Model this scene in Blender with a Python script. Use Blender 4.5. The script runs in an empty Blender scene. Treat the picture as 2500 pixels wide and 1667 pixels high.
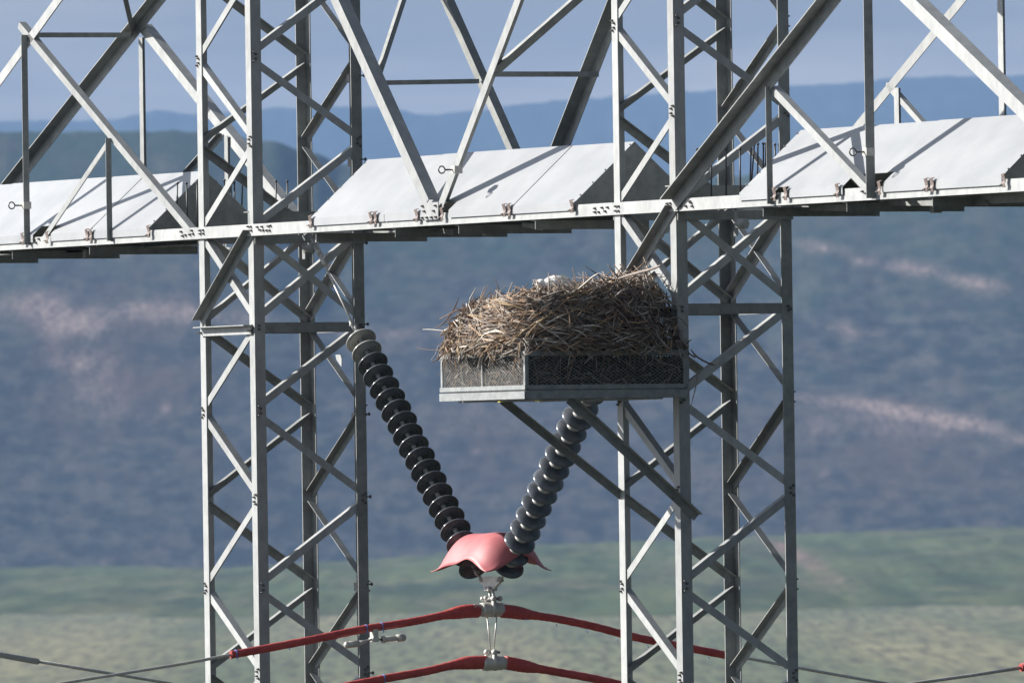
import bpy, math, random
from mathutils import Vector as V, Matrix, noise
random.seed(7)
sc = bpy.context.scene; col = sc.collection
Z0 = 24.0            # height of the beam's bottom chord above the valley floor
S = 7.2459           # spacing of the two towers along the beam (X); tower faces are 1 m wide
# ---------------------------------------------------------------- camera
YAW, PIT, ROL, FPX = 0.479383, 0.0131584, -0.0149882, 32128.1
CAM = V((96.44398, -47.26932, -2.28573 + Z0))
_f = V((-math.cos(YAW), math.sin(YAW), 0)); _r = V((math.sin(YAW), math.cos(YAW), 0)); _u = V((0, 0, 1))
FH, RH = _f.copy(), _r.copy()
_f2 = _f*math.cos(PIT) + _u*math.sin(PIT); _u2 = _u*math.cos(PIT) - _f*math.sin(PIT)
_r3 = _r*math.cos(ROL) + _u2*math.sin(ROL); _u3 = _u2*math.cos(ROL) - _r*math.sin(ROL)
cd = bpy.data.cameras.new("camera"); cam = bpy.data.objects.new("camera", cd); col.objects.link(cam)
cam.matrix_world = Matrix(((_r3.x, _u3.x, -_f2.x, CAM.x), (_r3.y, _u3.y, -_f2.y, CAM.y), (_r3.z, _u3.z, -_f2.z, CAM.z), (0, 0, 0, 1)))
cd.sensor_width = 36; cd.lens = FPX/2500*36; cd.clip_start = 1; cd.clip_end = 90000
cd.dof.use_dof = True; cd.dof.focus_distance = 103.5; cd.dof.aperture_fstop = 10.5
sc.camera = cam
# ---------------------------------------------------------------- sun, sky, exposure
SUN = V((-.60, -.65, .475)).normalized()       # towards the sun
sl = bpy.data.lights.new("sun", 'SUN'); sl.energy = 5.0; sl.angle = math.radians(.53); sl.color = (1, .955, .89)
so = bpy.data.objects.new("sun", sl); col.objects.link(so); so.rotation_euler = SUN.to_track_quat('Z', 'Y').to_euler(); so.location = (0, 0, 60)
w = bpy.data.worlds.new("World"); sc.world = w; w.use_nodes = True
nt = w.node_tree; nt.nodes.clear()
def N(tree, typ, **k):
    n = tree.nodes.new(typ)
    for a, b in k.items():
        if a == 'inp':
            for c, d in b.items(): n.inputs[c].default_value = d
        else: setattr(n, a, b)
    return n
L = nt.links.new
sky = N(nt, 'ShaderNodeTexSky', sky_type='NISHITA', sun_disc=False)
sky.sun_elevation = math.asin(SUN.z); sky.sun_rotation = math.atan2(SUN.x, SUN.y)
b1 = N(nt, 'ShaderNodeBackground', inp={'Strength': .05}); L(sky.outputs[0], b1.inputs[0])
tc = N(nt, 'ShaderNodeTexCoord'); mp = N(nt, 'ShaderNodeMapping', inp={'Scale': (10, 10, 75), 'Location': (3.1, 1.7, .4)})
L(tc.outputs['Generated'], mp.inputs[0])
n1 = N(nt, 'ShaderNodeTexNoise', inp={'Scale': 1.6, 'Detail': 4, 'Roughness': .45}); L(mp.outputs[0], n1.inputs[0])
cr = N(nt, 'ShaderNodeValToRGB'); L(n1.outputs[0], cr.inputs[0])
e = cr.color_ramp.elements; e[0].position = .4; e[0].color = (.155, .145, .13, 1); e[1].position = .62; e[1].color = (.28, .245, .205, 1)
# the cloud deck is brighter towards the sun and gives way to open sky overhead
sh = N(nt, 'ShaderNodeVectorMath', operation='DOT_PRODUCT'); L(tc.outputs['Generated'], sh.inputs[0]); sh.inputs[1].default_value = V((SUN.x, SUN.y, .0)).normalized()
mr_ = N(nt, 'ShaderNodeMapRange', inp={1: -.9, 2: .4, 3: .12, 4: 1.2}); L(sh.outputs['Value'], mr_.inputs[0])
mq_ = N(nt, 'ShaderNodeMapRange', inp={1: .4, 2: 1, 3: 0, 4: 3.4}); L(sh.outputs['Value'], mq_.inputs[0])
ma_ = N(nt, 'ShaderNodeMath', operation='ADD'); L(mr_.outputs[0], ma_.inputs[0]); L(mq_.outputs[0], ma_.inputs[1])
sz_ = N(nt, 'ShaderNodeSeparateXYZ'); L(tc.outputs['Generated'], sz_.inputs[0]); mz_ = N(nt, 'ShaderNodeMapRange', inp={1: .035, 2: .12}); L(sz_.outputs[2], mz_.inputs[0])
up_ = N(nt, 'ShaderNodeMixRGB', inp={2: (.155, .17, .2, 1)}); L(mz_.outputs[0], up_.inputs[0]); L(cr.outputs[0], up_.inputs[1])
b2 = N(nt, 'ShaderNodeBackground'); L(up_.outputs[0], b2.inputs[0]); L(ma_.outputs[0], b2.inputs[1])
sx = N(nt, 'ShaderNodeSeparateXYZ'); L(tc.outputs['Generated'], sx.inputs[0])
mf = N(nt, 'ShaderNodeMapRange', inp={1: .05, 2: .6, 3: .96, 4: .7}); L(sx.outputs[2], mf.inputs[0])
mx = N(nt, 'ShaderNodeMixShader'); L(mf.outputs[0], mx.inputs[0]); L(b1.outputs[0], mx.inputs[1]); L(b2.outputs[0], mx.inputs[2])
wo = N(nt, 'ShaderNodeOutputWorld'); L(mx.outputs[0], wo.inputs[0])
sc.view_settings.view_transform = 'Standard'; sc.view_settings.look = 'None'; sc.view_settings.gamma = 1; sc.view_settings.exposure = 1.12
# ---------------------------------------------------------------- materials
def mat(name, c1, c2=None, vary=0, rough=.55, metal=0, scale=12, bump=0, detail=5, spec=.5, lo=.35, hi=.65, stretch=(1, 1, 1)):
    m = bpy.data.materials.new(name); m.use_nodes = True; t = m.node_tree; b = t.nodes['Principled BSDF']
    b.inputs['Roughness'].default_value = rough; b.inputs['Metallic'].default_value = metal; b.inputs['Specular IOR Level'].default_value = spec
    b.inputs['Base Color'].default_value = (*c1, 1)
    if c2:
        g = N(t, 'ShaderNodeTexCoord'); mpp = N(t, 'ShaderNodeMapping', inp={'Scale': stretch}); t.links.new(g.outputs['Object'], mpp.inputs[0])
        n = N(t, 'ShaderNodeTexNoise', inp={'Scale': scale, 'Detail': detail, 'Roughness': .65}); t.links.new(mpp.outputs[0], n.inputs[0])
        r = N(t, 'ShaderNodeValToRGB'); r.color_ramp.elements[0].position = lo; r.color_ramp.elements[1].position = hi
        r.color_ramp.elements[0].color = (*c1, 1); r.color_ramp.elements[1].color = (*c2, 1)
        t.links.new(n.outputs[0], r.inputs[0]); t.links.new(r.outputs[0], b.inputs['Base Color'])
        if vary:      # every member left the zinc bath a little different
            oi = N(t, 'ShaderNodeObjectInfo'); vr = N(t, 'ShaderNodeMapRange', inp={3: 1-vary, 4: 1+vary*.6}); t.links.new(oi.outputs['Random'], vr.inputs[0])
            n5 = N(t, 'ShaderNodeTexNoise', inp={'Scale': 3.0, 'Detail': 3}); t.links.new(g.outputs['Object'], n5.inputs[0]); v2 = N(t, 'ShaderNodeMapRange', inp={1: .3, 2: .7, 3: 1-vary*.7, 4: 1+vary*.4}); t.links.new(n5.outputs[0], v2.inputs[0])
            vm = N(t, 'ShaderNodeMath', operation='MULTIPLY'); t.links.new(vr.outputs[0], vm.inputs[0]); t.links.new(v2.outputs[0], vm.inputs[1])
            mu = N(t, 'ShaderNodeMixRGB', blend_type='MULTIPLY', inp={0: 1}); t.links.new(r.outputs[0], mu.inputs[1]); t.links.new(vm.outputs[0], mu.inputs[2]); t.links.new(mu.outputs[0], b.inputs['Base Color'])
        if bump:
            bp = N(t, 'ShaderNodeBump', inp={'Strength': bump, 'Distance': .01}); t.links.new(n.outputs[0], bp.inputs['Height']); t.links.new(bp.outputs[0], b.inputs['Normal'])
    return m
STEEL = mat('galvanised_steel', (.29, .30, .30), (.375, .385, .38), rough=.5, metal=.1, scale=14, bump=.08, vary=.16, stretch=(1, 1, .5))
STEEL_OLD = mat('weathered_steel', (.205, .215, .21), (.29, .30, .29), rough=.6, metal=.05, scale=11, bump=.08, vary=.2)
SHEET = mat('zinc_sheet', (.32, .335, .35), (.385, .395, .405), rough=.42, metal=.35, scale=2.2, bump=.12, detail=6, stretch=(1, 1, 1), vary=.05)
BOLT = mat('bolt_steel', (.10, .10, .10), (.2, .19, .18), rough=.45, metal=.5, scale=60)
RUST = mat('rusty_clip', (.11, .08, .072), (.24, .195, .18), rough=.7, scale=30)
ROD = mat('dark_rod', (.035, .035, .04), (.06, .06, .065), rough=.5, scale=20)
PORC = mat('dark_porcelain', (.06, .07, .082), (.115, .125, .138), rough=.2, scale=9, spec=.6, vary=.25)
PALEP = mat('pale_porcelain', (.30, .30, .29), (.38, .38, .36), rough=.25, scale=9, spec=.5)
CAPM = mat('cap_iron', (.34, .335, .32), (.46, .46, .44), rough=.5, metal=.3, scale=30)
PINK = mat('red_guard_sheet', (.36, .098, .105), (.44, .135, .14), rough=.55, scale=5, bump=.05)
RED = mat('red_sleeve', (.34, .042, .04), (.46, .07, .06), rough=.6, scale=9, bump=.25, detail=3)
ALU = mat('aluminium', (.42, .41, .38), (.55, .54, .5), rough=.45, metal=.3, scale=25)
BLUE = mat('blue_tie', (.08, .2, .55), rough=.4)
YELL = mat('yellow_paint', (.5, .42, .02), rough=.5)
MARK = mat('blue_marker', (.05, .07, .35), rough=.6)
CAGE = mat('cage_steel', (.18, .195, .20), (.27, .285, .285), rough=.55, metal=.1, scale=16)
WHITEF = mat('white_feathers', (.62, .61, .58), (.74, .73, .70), rough=.85, scale=45, bump=.6)
BROWNF = mat('brown_feathers', (.09, .06, .04), (.16, .11, .08), rough=.85, scale=45, bump=.4)
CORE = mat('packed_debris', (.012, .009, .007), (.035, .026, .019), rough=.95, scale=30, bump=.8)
TW = [mat('twig_grey', (.16, .132, .112), (.30, .25, .21), rough=.8, scale=25),
      mat('twig_tan', (.21, .13, .08), (.38, .255, .165), rough=.8, scale=25),
      mat('twig_dark', (.07, .045, .032), (.14, .095, .07), rough=.85, scale=25),
      mat('twig_pale', (.42, .38, .33), (.55, .50, .44), rough=.75, scale=25),
      mat('twig_straw', (.28, .20, .11), (.40, .30, .18), rough=.75, scale=25)]
# ---------------------------------------------------------------- mesh helpers
class MB:
    def __init__(s): s.v = []; s.f = []; s.m = []; s.sm = []
    def add(s, vs, fs, mi=0, smooth=False):
        o = len(s.v); s.v += [V(a) for a in vs]; s.f += [tuple(i+o for i in f) for f in fs]; s.m += [mi]*len(fs); s.sm += [smooth]*len(fs)
        return s
    def prism(s, ring0, ring1, mi=0, smooth=False):
        n = len(ring0)
        fs = [(i, (i+1) % n, n+(i+1) % n, n+i) for i in range(n)]
        s.add(list(ring0)+list(ring1), fs, mi, smooth)
        o = len(s.v)-2*n
        s.f += [tuple(o+i for i in range(n))[::-1], tuple(o+n+i for i in range(n))]; s.m += [mi, mi]; s.sm += [False, False]
        return s
    def lsec(s, p, q, a, b, w, t, w2=None):      # steel angle: corner line p-q, flanges along a and b
        p, q, a, b = V(p), V(q), V(a), V(b); w2 = w2 or w
        pr = [(0, 0), (w, 0), (w, t), (t, t), (t, w2), (0, w2)]
        return s.prism([p+a*x+b*y for x, y in pr], [q+a*x+b*y for x, y in pr])
    def angle(s, p, q, n, w, t=.007, out=False, up=None):   # flat flange in the face with outward normal n, other flange at the upper edge
        p, q, n = V(p), V(q), V(n); d = (q-p).normalized(); sv = n.cross(d).normalized()
        if up: 
            if sv.dot(V(up)) < 0: sv = -sv
        elif sv.z < 0: sv = -sv
        o = sv*(w/2)
        return s.lsec(p+o, q+o, -sv, n if out else -n, w, t)
    def box(s, c, a, b, d, mi=0):                # centre and three half-axis vectors
        c, a, b, d = V(c), V(a), V(b), V(d)
        r0 = [c-a-b-d, c+a-b-d, c+a+b-d, c-a+b-d]; r1 = [x+2*d for x in r0]
        return s.prism(r0, r1, mi)
    def bx(s, x0, x1, y0, y1, z0, z1, mi=0):
        return s.box(((x0+x1)/2, (y0+y1)/2, (z0+z1)/2), ((x1-x0)/2, 0, 0), (0, (y1-y0)/2, 0), (0, 0, (z1-z0)/2), mi)
    def tube(s, pts, rad, seg=8, mi=0, smooth=True, squash=1.0):
        pts = [V(p) for p in pts]; n = len(pts)
        if not hasattr(rad, '__len__'): rad = [rad]*n
        base = len(s.v); ref = None
        for i, p in enumerate(pts):
            d = (pts[min(i+1, n-1)]-pts[max(i-1, 0)]).normalized()
            if ref is None: ref = d.cross(V((0, 0, 1))) if abs(d.z) < .9 else d.cross(V((1, 0, 0)))
            ref = (ref - d*ref.dot(d)).normalized(); bn = d.cross(ref)
            for k in range(seg):
                an = 2*math.pi*k/seg; s.v.append(p+ref*(math.cos(an)*rad[i])+bn*(math.sin(an)*rad[i]*squash))
        for i in range(n-1):
            for k in range(seg):
                a = base+i*seg+k; b = base+i*seg+(k+1) % seg
                s.f.append((a, b, b+seg, a+seg)); s.m.append(mi); s.sm.append(smooth)
        s.f.append(tuple(base+k for k in range(seg))[::-1]); s.f.append(tuple(base+(n-1)*seg+k for k in range(seg))); s.m += [mi, mi]; s.sm += [False, False]
        return s
    def lathe(s, o, ax, prof, seg=32, mi=0):     # prof = [(r, h)]
        o, ax = V(o), V(ax).normalized(); ref = ax.cross(V((0, 1, 0))).normalized(); bn = ax.cross(ref); base = len(s.v)
        for r, h in prof:
            for k in range(seg):
                an = 2*math.pi*k/seg; s.v.append(o+ax*h+(ref*math.cos(an)+bn*math.sin(an))*max(r, .0005))
        for i in range(len(prof)-1):
            for k in range(seg):
                a = base+i*seg+k; b = base+i*seg+(k+1) % seg
                s.f.append((a, b, b+seg, a+seg)); s.m.append(mi); s.sm.append(True)
        return s
    def sphere(s, c, r, seg=14, rings=9, mi=0, sc3=(1, 1, 1), ax=None):
        c = V(c); base = len(s.v)
        for i in range(rings+1):
            th = math.pi*i/rings
            for k in range(seg):
                an = 2*math.pi*k/seg; s.v.append(c+V((r*sc3[0]*math.sin(th)*math.cos(an), r*sc3[1]*math.sin(th)*math.sin(an), r*sc3[2]*math.cos(th))))
        for i in range(rings):
            for k in range(seg):
                a = base+i*seg+k; b = base+i*seg+(k+1) % seg
                s.f.append((a, a+seg, b+seg, b)); s.m.append(mi); s.sm.append(True)
        return s
    def build(s, name, m, parent=None, world=False):  # coordinates are relative to the beam chord level unless world=True
        me = bpy.data.meshes.new(name); dz = V((0, 0, 0 if world else Z0)); off = V((0, 0, 0))
        q = parent
        while q is not None: off += q.location; q = q.parent
        me.from_pydata([tuple(a+dz-off) for a in s.v], [], s.f)
        ms = m if isinstance(m, (list, tuple)) else [m]
        for x in ms: me.materials.append(x)
        for p, i, sm in zip(me.polygons, s.m, s.sm): p.material_index = i; p.use_smooth = sm
        me.validate(); me.update()
        import bmesh
        bm = bmesh.new(); bm.from_mesh(me); bmesh.ops.recalc_face_normals(bm, faces=bm.faces); bm.to_mesh(me); bm.free()
        o = bpy.data.objects.new(name, me); col.objects.link(o)
        if parent is not None: o.parent = parent
        return o
def thing(name, loc, label, cat, group=None):
    o = bpy.data.objects.new(name, None); col.objects.link(o); o.location = (loc[0], loc[1], loc[2]+Z0); o.empty_display_size = .2
    o['label'] = label; o['category'] = cat
    if group: o['group'] = group
    return o
def P(u, v, ax, val):       # where the sight line through a point of the photograph meets the plane x|y = val (relative heights)
    d = _f2 + _r3*((u-1250)/FPX) - _u3*((v-833.5)/FPX); c = CAM - V((0, 0, Z0))
    return c + d*((val-c[ax])/d[ax])
X, Y, Z = V((1, 0, 0)), V((0, 1, 0)), V((0, 0, 1))
_bm = MB(); _rg = [V((math.cos(k*math.pi/3), math.sin(k*math.pi/3), 0)) for k in range(6)]
_bm.prism([p*.011 for p in _rg], [p*.011+Z*.009 for p in _rg]); _bm.prism([p*.006+Z*.009 for p in _rg], [p*.006+Z*.022 for p in _rg])
BOLT_ME = None
def bolt(parent, c, n, *a):
    """one bolt head with its nut end, a part (or sub-part) of what it holds"""
    global BOLT_ME
    if BOLT_ME is None:
        me = bpy.data.meshes.new('bolt'); me.from_pydata([tuple(p) for p in _bm.v], [], _bm.f); me.materials.append(BOLT); BOLT_ME = me
    o = bpy.data.objects.new('bolt', BOLT_ME); col.objects.link(o); off = V((0, 0, 0)); q = parent
    while q is not None: off += q.location; q = q.parent
    o.location = V(c)+V((0, 0, Z0))-off; o.rotation_euler = V(n).to_track_quat('Z', 'Y').to_euler(); o.parent = parent
# ---------------------------------------------------------------- land
def lat(xd, d): return (xd-1176)/30220*d                      # photograph column (2352 wide) -> metres sideways at distance d
def hgt(xd, yd, d): return CAM.z + (1183-.015*(xd-1176)-yd)/30220*d
def interp(t, x):
    if x <= t[0][0]: return t[0][1]
    for (a, b), (c, d_) in zip(t, t[1:]):
        if x <= c:
            k = (x-a)/(c-a); k = k*k*(3-2*k); return b+(d_-b)*k
    return t[-1][1]
def fbm(x, y, z=0, o=5): return noise.fractal(V((x, y, z)), 1.0, 2.0, o)
def landmat(name, dark, mid, rock, green, sc1, warm=(.1, .058, .045)):
    m = bpy.data.materials.new(name); m.use_nodes = True; t = m.node_tree; b = t.nodes['Principled BSDF']; b.inputs['Roughness'].default_value = .95; b.inputs['Specular IOR Level'].default_value = .1
    g = N(t, 'ShaderNodeAttribute', attribute_name='hill'); uvv = g.outputs['Vector']
    n1 = N(t, 'ShaderNodeTexNoise', inp={'Scale': sc1, 'Detail': 8, 'Roughness': .62}); t.links.new(uvv, n1.inputs[0])
    n2 = N(t, 'ShaderNodeTexNoise', inp={'Scale': sc1*6, 'Detail': 4, 'Roughness': .7}); t.links.new(uvv, n2.inputs[0])
    r = N(t, 'ShaderNodeValToRGB'); r.color_ramp.elements[0].position = .43; r.color_ramp.elements[1].position = .58; r.color_ramp.elements[0].color = (*dark, 1); r.color_ramp.elements[1].color = (*mid, 1)
    t.links.new(n1.outputs[0], r.inputs[0])
    k = N(t, 'ShaderNodeAttribute', attribute_name='cover')
    sp = N(t, 'ShaderNodeSeparateXYZ'); t.links.new(k.outputs['Vector'], sp.inputs[0])
    mg = N(t, 'ShaderNodeMixRGB', inp={2: (*green, 1)}); t.links.new(sp.outputs[1], mg.inputs[0]); t.links.new(r.outputs[0], mg.inputs[1])
    mw = N(t, 'ShaderNodeMixRGB', inp={2: (*warm, 1)}); t.links.new(sp.outputs[2], mw.inputs[0]); t.links.new(mg.outputs[0], mw.inputs[1]); mg = mw
    mr = N(t, 'ShaderNodeMixRGB', inp={2: (*rock, 1)})
    mm = N(t, 'ShaderNodeMath', operation='MULTIPLY_ADD', inp={1: 1.7, 2: -.55}); t.links.new(n2.outputs[0], mm.inputs[0])
    m3 = N(t, 'ShaderNodeMath', operation='MULTIPLY', use_clamp=True); t.links.new(mm.outputs[0], m3.inputs[0]); t.links.new(sp.outputs[0], m3.inputs[1])
    m4 = N(t, 'ShaderNodeMath', operation='MULTIPLY', use_clamp=True, inp={1: 2.2}); t.links.new(m3.outputs[0], m4.inputs[0])
    t.links.new(m4.outputs[0], mr.inputs[0]); t.links.new(mg.outputs[0], mr.inputs[1])
    r2 = N(t, 'ShaderNodeMapRange', inp={1: .3, 2: .7, 3: .72, 4: 1.25}); t.links.new(n2.outputs[0], r2.inputs[0])
    fm = N(t, 'ShaderNodeMixRGB', blend_type='MULTIPLY', inp={0: 1}); t.links.new(mr.outputs[0], fm.inputs[1]); t.links.new(r2.outputs[0], fm.inputs[2])
    t.links.new(fm.outputs[0], b.inputs['Base Color'])
    return m
def land(name, ds, xs, zf, coverf, m, label=None):
    """sheet of terrain: rows at distances ds, columns at photograph columns xs (straight lines of sight fan out over the land)"""
    vs, hill, cov = [], [], []
    for j, d in enumerate(ds):
        for xd in xs:
            l = lat(xd, ds[len(ds)//2]); p = CAM+FH*d+RH*l; z = zf(xd, d, l)
            vs.append((p.x, p.y, z)); hill.append((l, (d-ds[0])*HS[name], z*2.0)); cov.append(coverf(xd, d, z))
    n = len(xs); fs = [(j*n+i, j*n+i+1, (j+1)*n+i+1, (j+1)*n+i) for j in range(len(ds)-1) for i in range(n-1)]
    me = bpy.data.meshes.new(name); me.from_pydata(vs, [], fs); me.materials.append(m)
    a = me.attributes.new('hill', 'FLOAT_VECTOR', 'POINT'); b = me.attributes.new('cover', 'FLOAT_VECTOR', 'POINT')
    a.data.foreach_set('vector', [c for q in hill for c in q]); b.data.foreach_set('vector', [c for q in cov for c in q])
    for p in me.polygons: p.use_smooth = True
    o = bpy.data.objects.new(name, me); col.objects.link(o); o['kind'] = 'structure'
    return o
HS = dict(foothills=.12, hills=.45, far_hills=.15)
XS = [-9000, -6000, -4000, -2500, -1500, -900, -500, -250]+list(range(-100, 2460, 8))+[2600, 2850, 3250, 3900, 5000, 6500, 9000, 11500]
# valley floor: one sheet out to the horizon
me = bpy.data.meshes.new('ground'); R_ = 25000; ng = 40
me.from_pydata([(-18300, -11900, 0), (11900, -11900, 0), (11900, 13900, 0), (-18300, 13900, 0)], [], [(0, 1, 2, 3)])
GM = bpy.data.materials.new('valley_grass'); GM.use_nodes = True; t = GM.node_tree; b = t.nodes['Principled BSDF']; b.inputs['Roughness'].default_value = .95
g = N(t, 'ShaderNodeNewGeometry'); na = N(t, 'ShaderNodeTexNoise', inp={'Scale': .03, 'Detail': 5, 'Roughness': .6}); nb = N(t, 'ShaderNodeTexNoise', inp={'Scale': .55, 'Detail': 4, 'Roughness': .7})
d1 = N(t, 'ShaderNodeVectorMath', operation='DOT_PRODUCT'); d2 = N(t, 'ShaderNodeVectorMath', operation='DOT_PRODUCT'); d1.inputs[1].default_value = RH; d2.inputs[1].default_value = FH*.028
t.links.new(g.outputs['Position'], d1.inputs[0]); t.links.new(g.outputs['Position'], d2.inputs[0]); mpg = N(t, 'ShaderNodeCombineXYZ'); t.links.new(d1.outputs['Value'], mpg.inputs[0]); t.links.new(d2.outputs['Value'], mpg.inputs[1])
t.links.new(mpg.outputs[0], na.inputs[0]); t.links.new(mpg.outputs[0], nb.inputs[0])
ra = N(t, 'ShaderNodeValToRGB'); t.links.new(na.outputs[0], ra.inputs[0]); ee = ra.color_ramp.elements; ee[0].position = .38; ee[0].color = (.058, .082, .036, 1); ee[1].position = .62; ee[1].color = (.155, .15, .078, 1)
rb = N(t, 'ShaderNodeMapRange', inp={1: .4, 2: .56, 3: .3, 4: 1.1}); t.links.new(nb.outputs[0], rb.inputs[0])
mb_ = N(t, 'ShaderNodeMixRGB', blend_type='MULTIPLY', inp={0: 1}); t.links.new(ra.outputs[0], mb_.inputs[1]); t.links.new(rb.outputs[0], mb_.inputs[2]); ln_ = N(t, 'ShaderNodeVectorMath', operation='LENGTH'); t.links.new(g.outputs['Position'], ln_.inputs[0]); mr3 = N(t, 'ShaderNodeMapRange', inp={1: 900, 2: 1500}); t.links.new(ln_.outputs['Value'], mr3.inputs[0])
mc_ = N(t, 'ShaderNodeMixRGB', inp={1: (.03, .035, .02, 1)}); t.links.new(mr3.outputs[0], mc_.inputs[0]); t.links.new(mb_.outputs[0], mc_.inputs[2]); t.links.new(mc_.outputs[0], b.inputs['Base Color'])  # unseen ground near the towers darkened to cut light bounced up onto the steel
me.materials.append(GM); o = bpy.data.objects.new('ground', me); col.objects.link(o); o['kind'] = 'structure'
# low green foothills
FT = [(0, 1312), (450, 1308), (850, 1288), (1250, 1252), (1700, 1236), (2352, 1212)]
def zfoot(xd, d, l):
    crest = hgt(xd, interp(FT, xd), 4300) if -500 < xd < 3000 else 12
    k = min(1, max(0, (d-2550)/1750)); k = k*k*(3-2*k)
    if d > 4300: k = 1-min(1, (d-4300)/1200)**1.5
    crest = max(crest, 3)
    return -1.2 + (crest+1.2)*k + 1.5*fbm(l/60, d/260, 3)*min(1, .45+k*3) + .8*fbm(l/11, d/60, 5, 3)*min(1, k*3)
def cfoot(xd, d, z):
    g_ = .5+.5*fbm(xd/300, d/500, 9); r_ = 0
    r_ += 1.2*math.exp(-((xd-1765)/28)**2-((d-3750)/380)**2)      # bare pink scar
    r_ += .35*max(0, fbm(xd/200, d/160, 4))
    return (r_, min(1, max(0, g_)), 0)
land('foothills', [2500+60*i for i in range(52)], XS, zfoot, cfoot,
     landmat('foothill_grass', (.024, .038, .025), (.088, .098, .052), (.19, .13, .11), (.062, .088, .042), .045))
# main mountain side
RT = [(0, 302), (400, 300), (600, 322), (700, 350), (780, 376), (900, 386), (1700, 402), (2000, 380), (2352, 330)]
def zhill(xd, d, l):
    ridge = hgt(xd, interp(RT, xd), 6500) if -600 < xd < 2900 else 185+8*math.sin(xd/900)
    k = max(0, min(1, (d-5900)/600))
    g_ = fbm(l/120, d/150, 5)
    z = -2+(ridge+2)*(k**1.05)*(1+0.0) + g_*4*math.sin(min(1, k)*math.pi)**.7 + .5*(1-abs(fbm(l/40+k*2.2, d/300, 12, 3))*2)*math.sin(min(1, k)*math.pi)
    z += .7*fbm(l/9, d/9, 8, 3)*(1 if k < 1 else .8)
    if d > 6500: z -= ((d-6500)/600)**1.2*120
    return z
PATCH = [(70, 700, 70, 30, 1), (130, 740, 60, 30, .9), (200, 745, 60, 30, 1), (330, 715, 75, 22, 1.1), (430, 715, 60, 18, .9), (190, 830, 60, 25, .8), (215, 900, 80, 70, .35), (560, 735, 90, 22, .7), (850, 768, 150, 16, .6),
         (1900, 568, 45, 13, .9), (2000, 600, 30, 10, .8), (2115, 618, 60, 13, 1.1), (2260, 650, 60, 14, 1.1), (1960, 760, 60, 12, .5),
         (1880, 920, 60, 12, .7), (1990, 930, 60, 14, 1.1), (2080, 950, 80, 16, 1.2), (2200, 975, 70, 16, 1.1), (2320, 1010, 50, 12, 1), (2050, 985, 160, 40, .35), (1860, 1000, 40, 30, .4),
         (1090, 1040, 9, 7, 1.3), (390, 940, 10, 9, .9), (1870, 1090, 10, 8, 1), (280, 1290, 16, 8, .8), (1620, 1110, 60, 50, .25), (1100, 960, 160, 60, .2)]
def chill(xd, d, z):
    yd = 1183-.015*(xd-1176)-(z-CAM.z)/d*30220
    r_ = sum(a*math.exp(-((xd-x0)/sx)**2-((yd-y0-((xd-x0)*.12 if x0 > 1800 else 0))/sy)**2) for x0, y0, sx, sy, a in PATCH if abs(xd-x0) < 3*sx and abs(yd-y0) < 4*sy)
    r_ += max(0, fbm(xd/160, yd/110, 2)-.2)*.3
    if yd > 1000: r_ *= .6
    g_ = max(0, min(1, (1.0-(yd-300)/520)*.9+.5*fbm(xd/240, yd/100, 6)))
    w_ = .75*math.exp(-((xd-260)/220)**2-((yd-830)/170)**2)+.5*math.exp(-((xd-2000)/420)**2-((yd-1060)/110)**2)+.35*math.exp(-((xd-1150)/250)**2-((yd-1050)/150)**2)
    w_ = max(0, min(1, w_*(.7+.8*fbm(xd/130, yd/70, 15))+.35*max(0, fbm(xd/90, yd/60, 21))))
    return (r_, g_, w_)
land('hills', [5880+6*i for i in range(104)]+[6520, 6560, 6620, 6700, 6850, 7100, 7500], XS, zhill, chill,
     landmat('mountain_scrub', (.014, .02, .02), (.058, .055, .048), (.25, .19, .165), (.028, .05, .028), .075, (.078, .052, .042)))
# far blue mountain
BT = [(0, 282), (300, 262), (700, 250), (830, 250), (1000, 262), (1180, 245), (1400, 226), (1540, 216), (1900, 200), (2352, 172)]
def zfar(xd, d, l):
    ridge = hgt(xd, interp(BT, xd), 19000) if -800 < xd < 3200 else 560
    k = max(0, min(1, (d-13500)/5500))
    return -5+(ridge+5)*k**1.1+22*fbm(l/900, d/1400, 7)*k*(1-k)*2+5*fbm(l/55, d/400, 2, 3)*k - (max(0, d-19000)/10)
land('far_hills', [13500+110*i for i in range(51)]+[19300, 19900], XS, zfar, lambda xd, d, z: (.0, .5+.5*fbm(xd/200, d/900), 0),
     landmat('far_forest', (.02, .026, .028), (.035, .04, .038), (.2, .2, .2), (.025, .036, .03), .004))
# the air
hz = MB().bx(-18400, 12000, -12000, 14000, -8, 700).build('haze', [], None, world=True); hz['kind'] = 'stuff'
hm = bpy.data.materials.new('haze_air'); hm.use_nodes = True; t = hm.node_tree; t.nodes.remove(t.nodes['Principled BSDF'])
pv = N(t, 'ShaderNodeVolumePrincipled', inp={'Color': (.25, .425, .74, 1), 'Density': 5.2e-5, 'Anisotropy': 0.0}); t.links.new(pv.outputs[0], t.nodes['Material Output'].inputs['Volume'])
hz.data.materials.append(hm)
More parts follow.
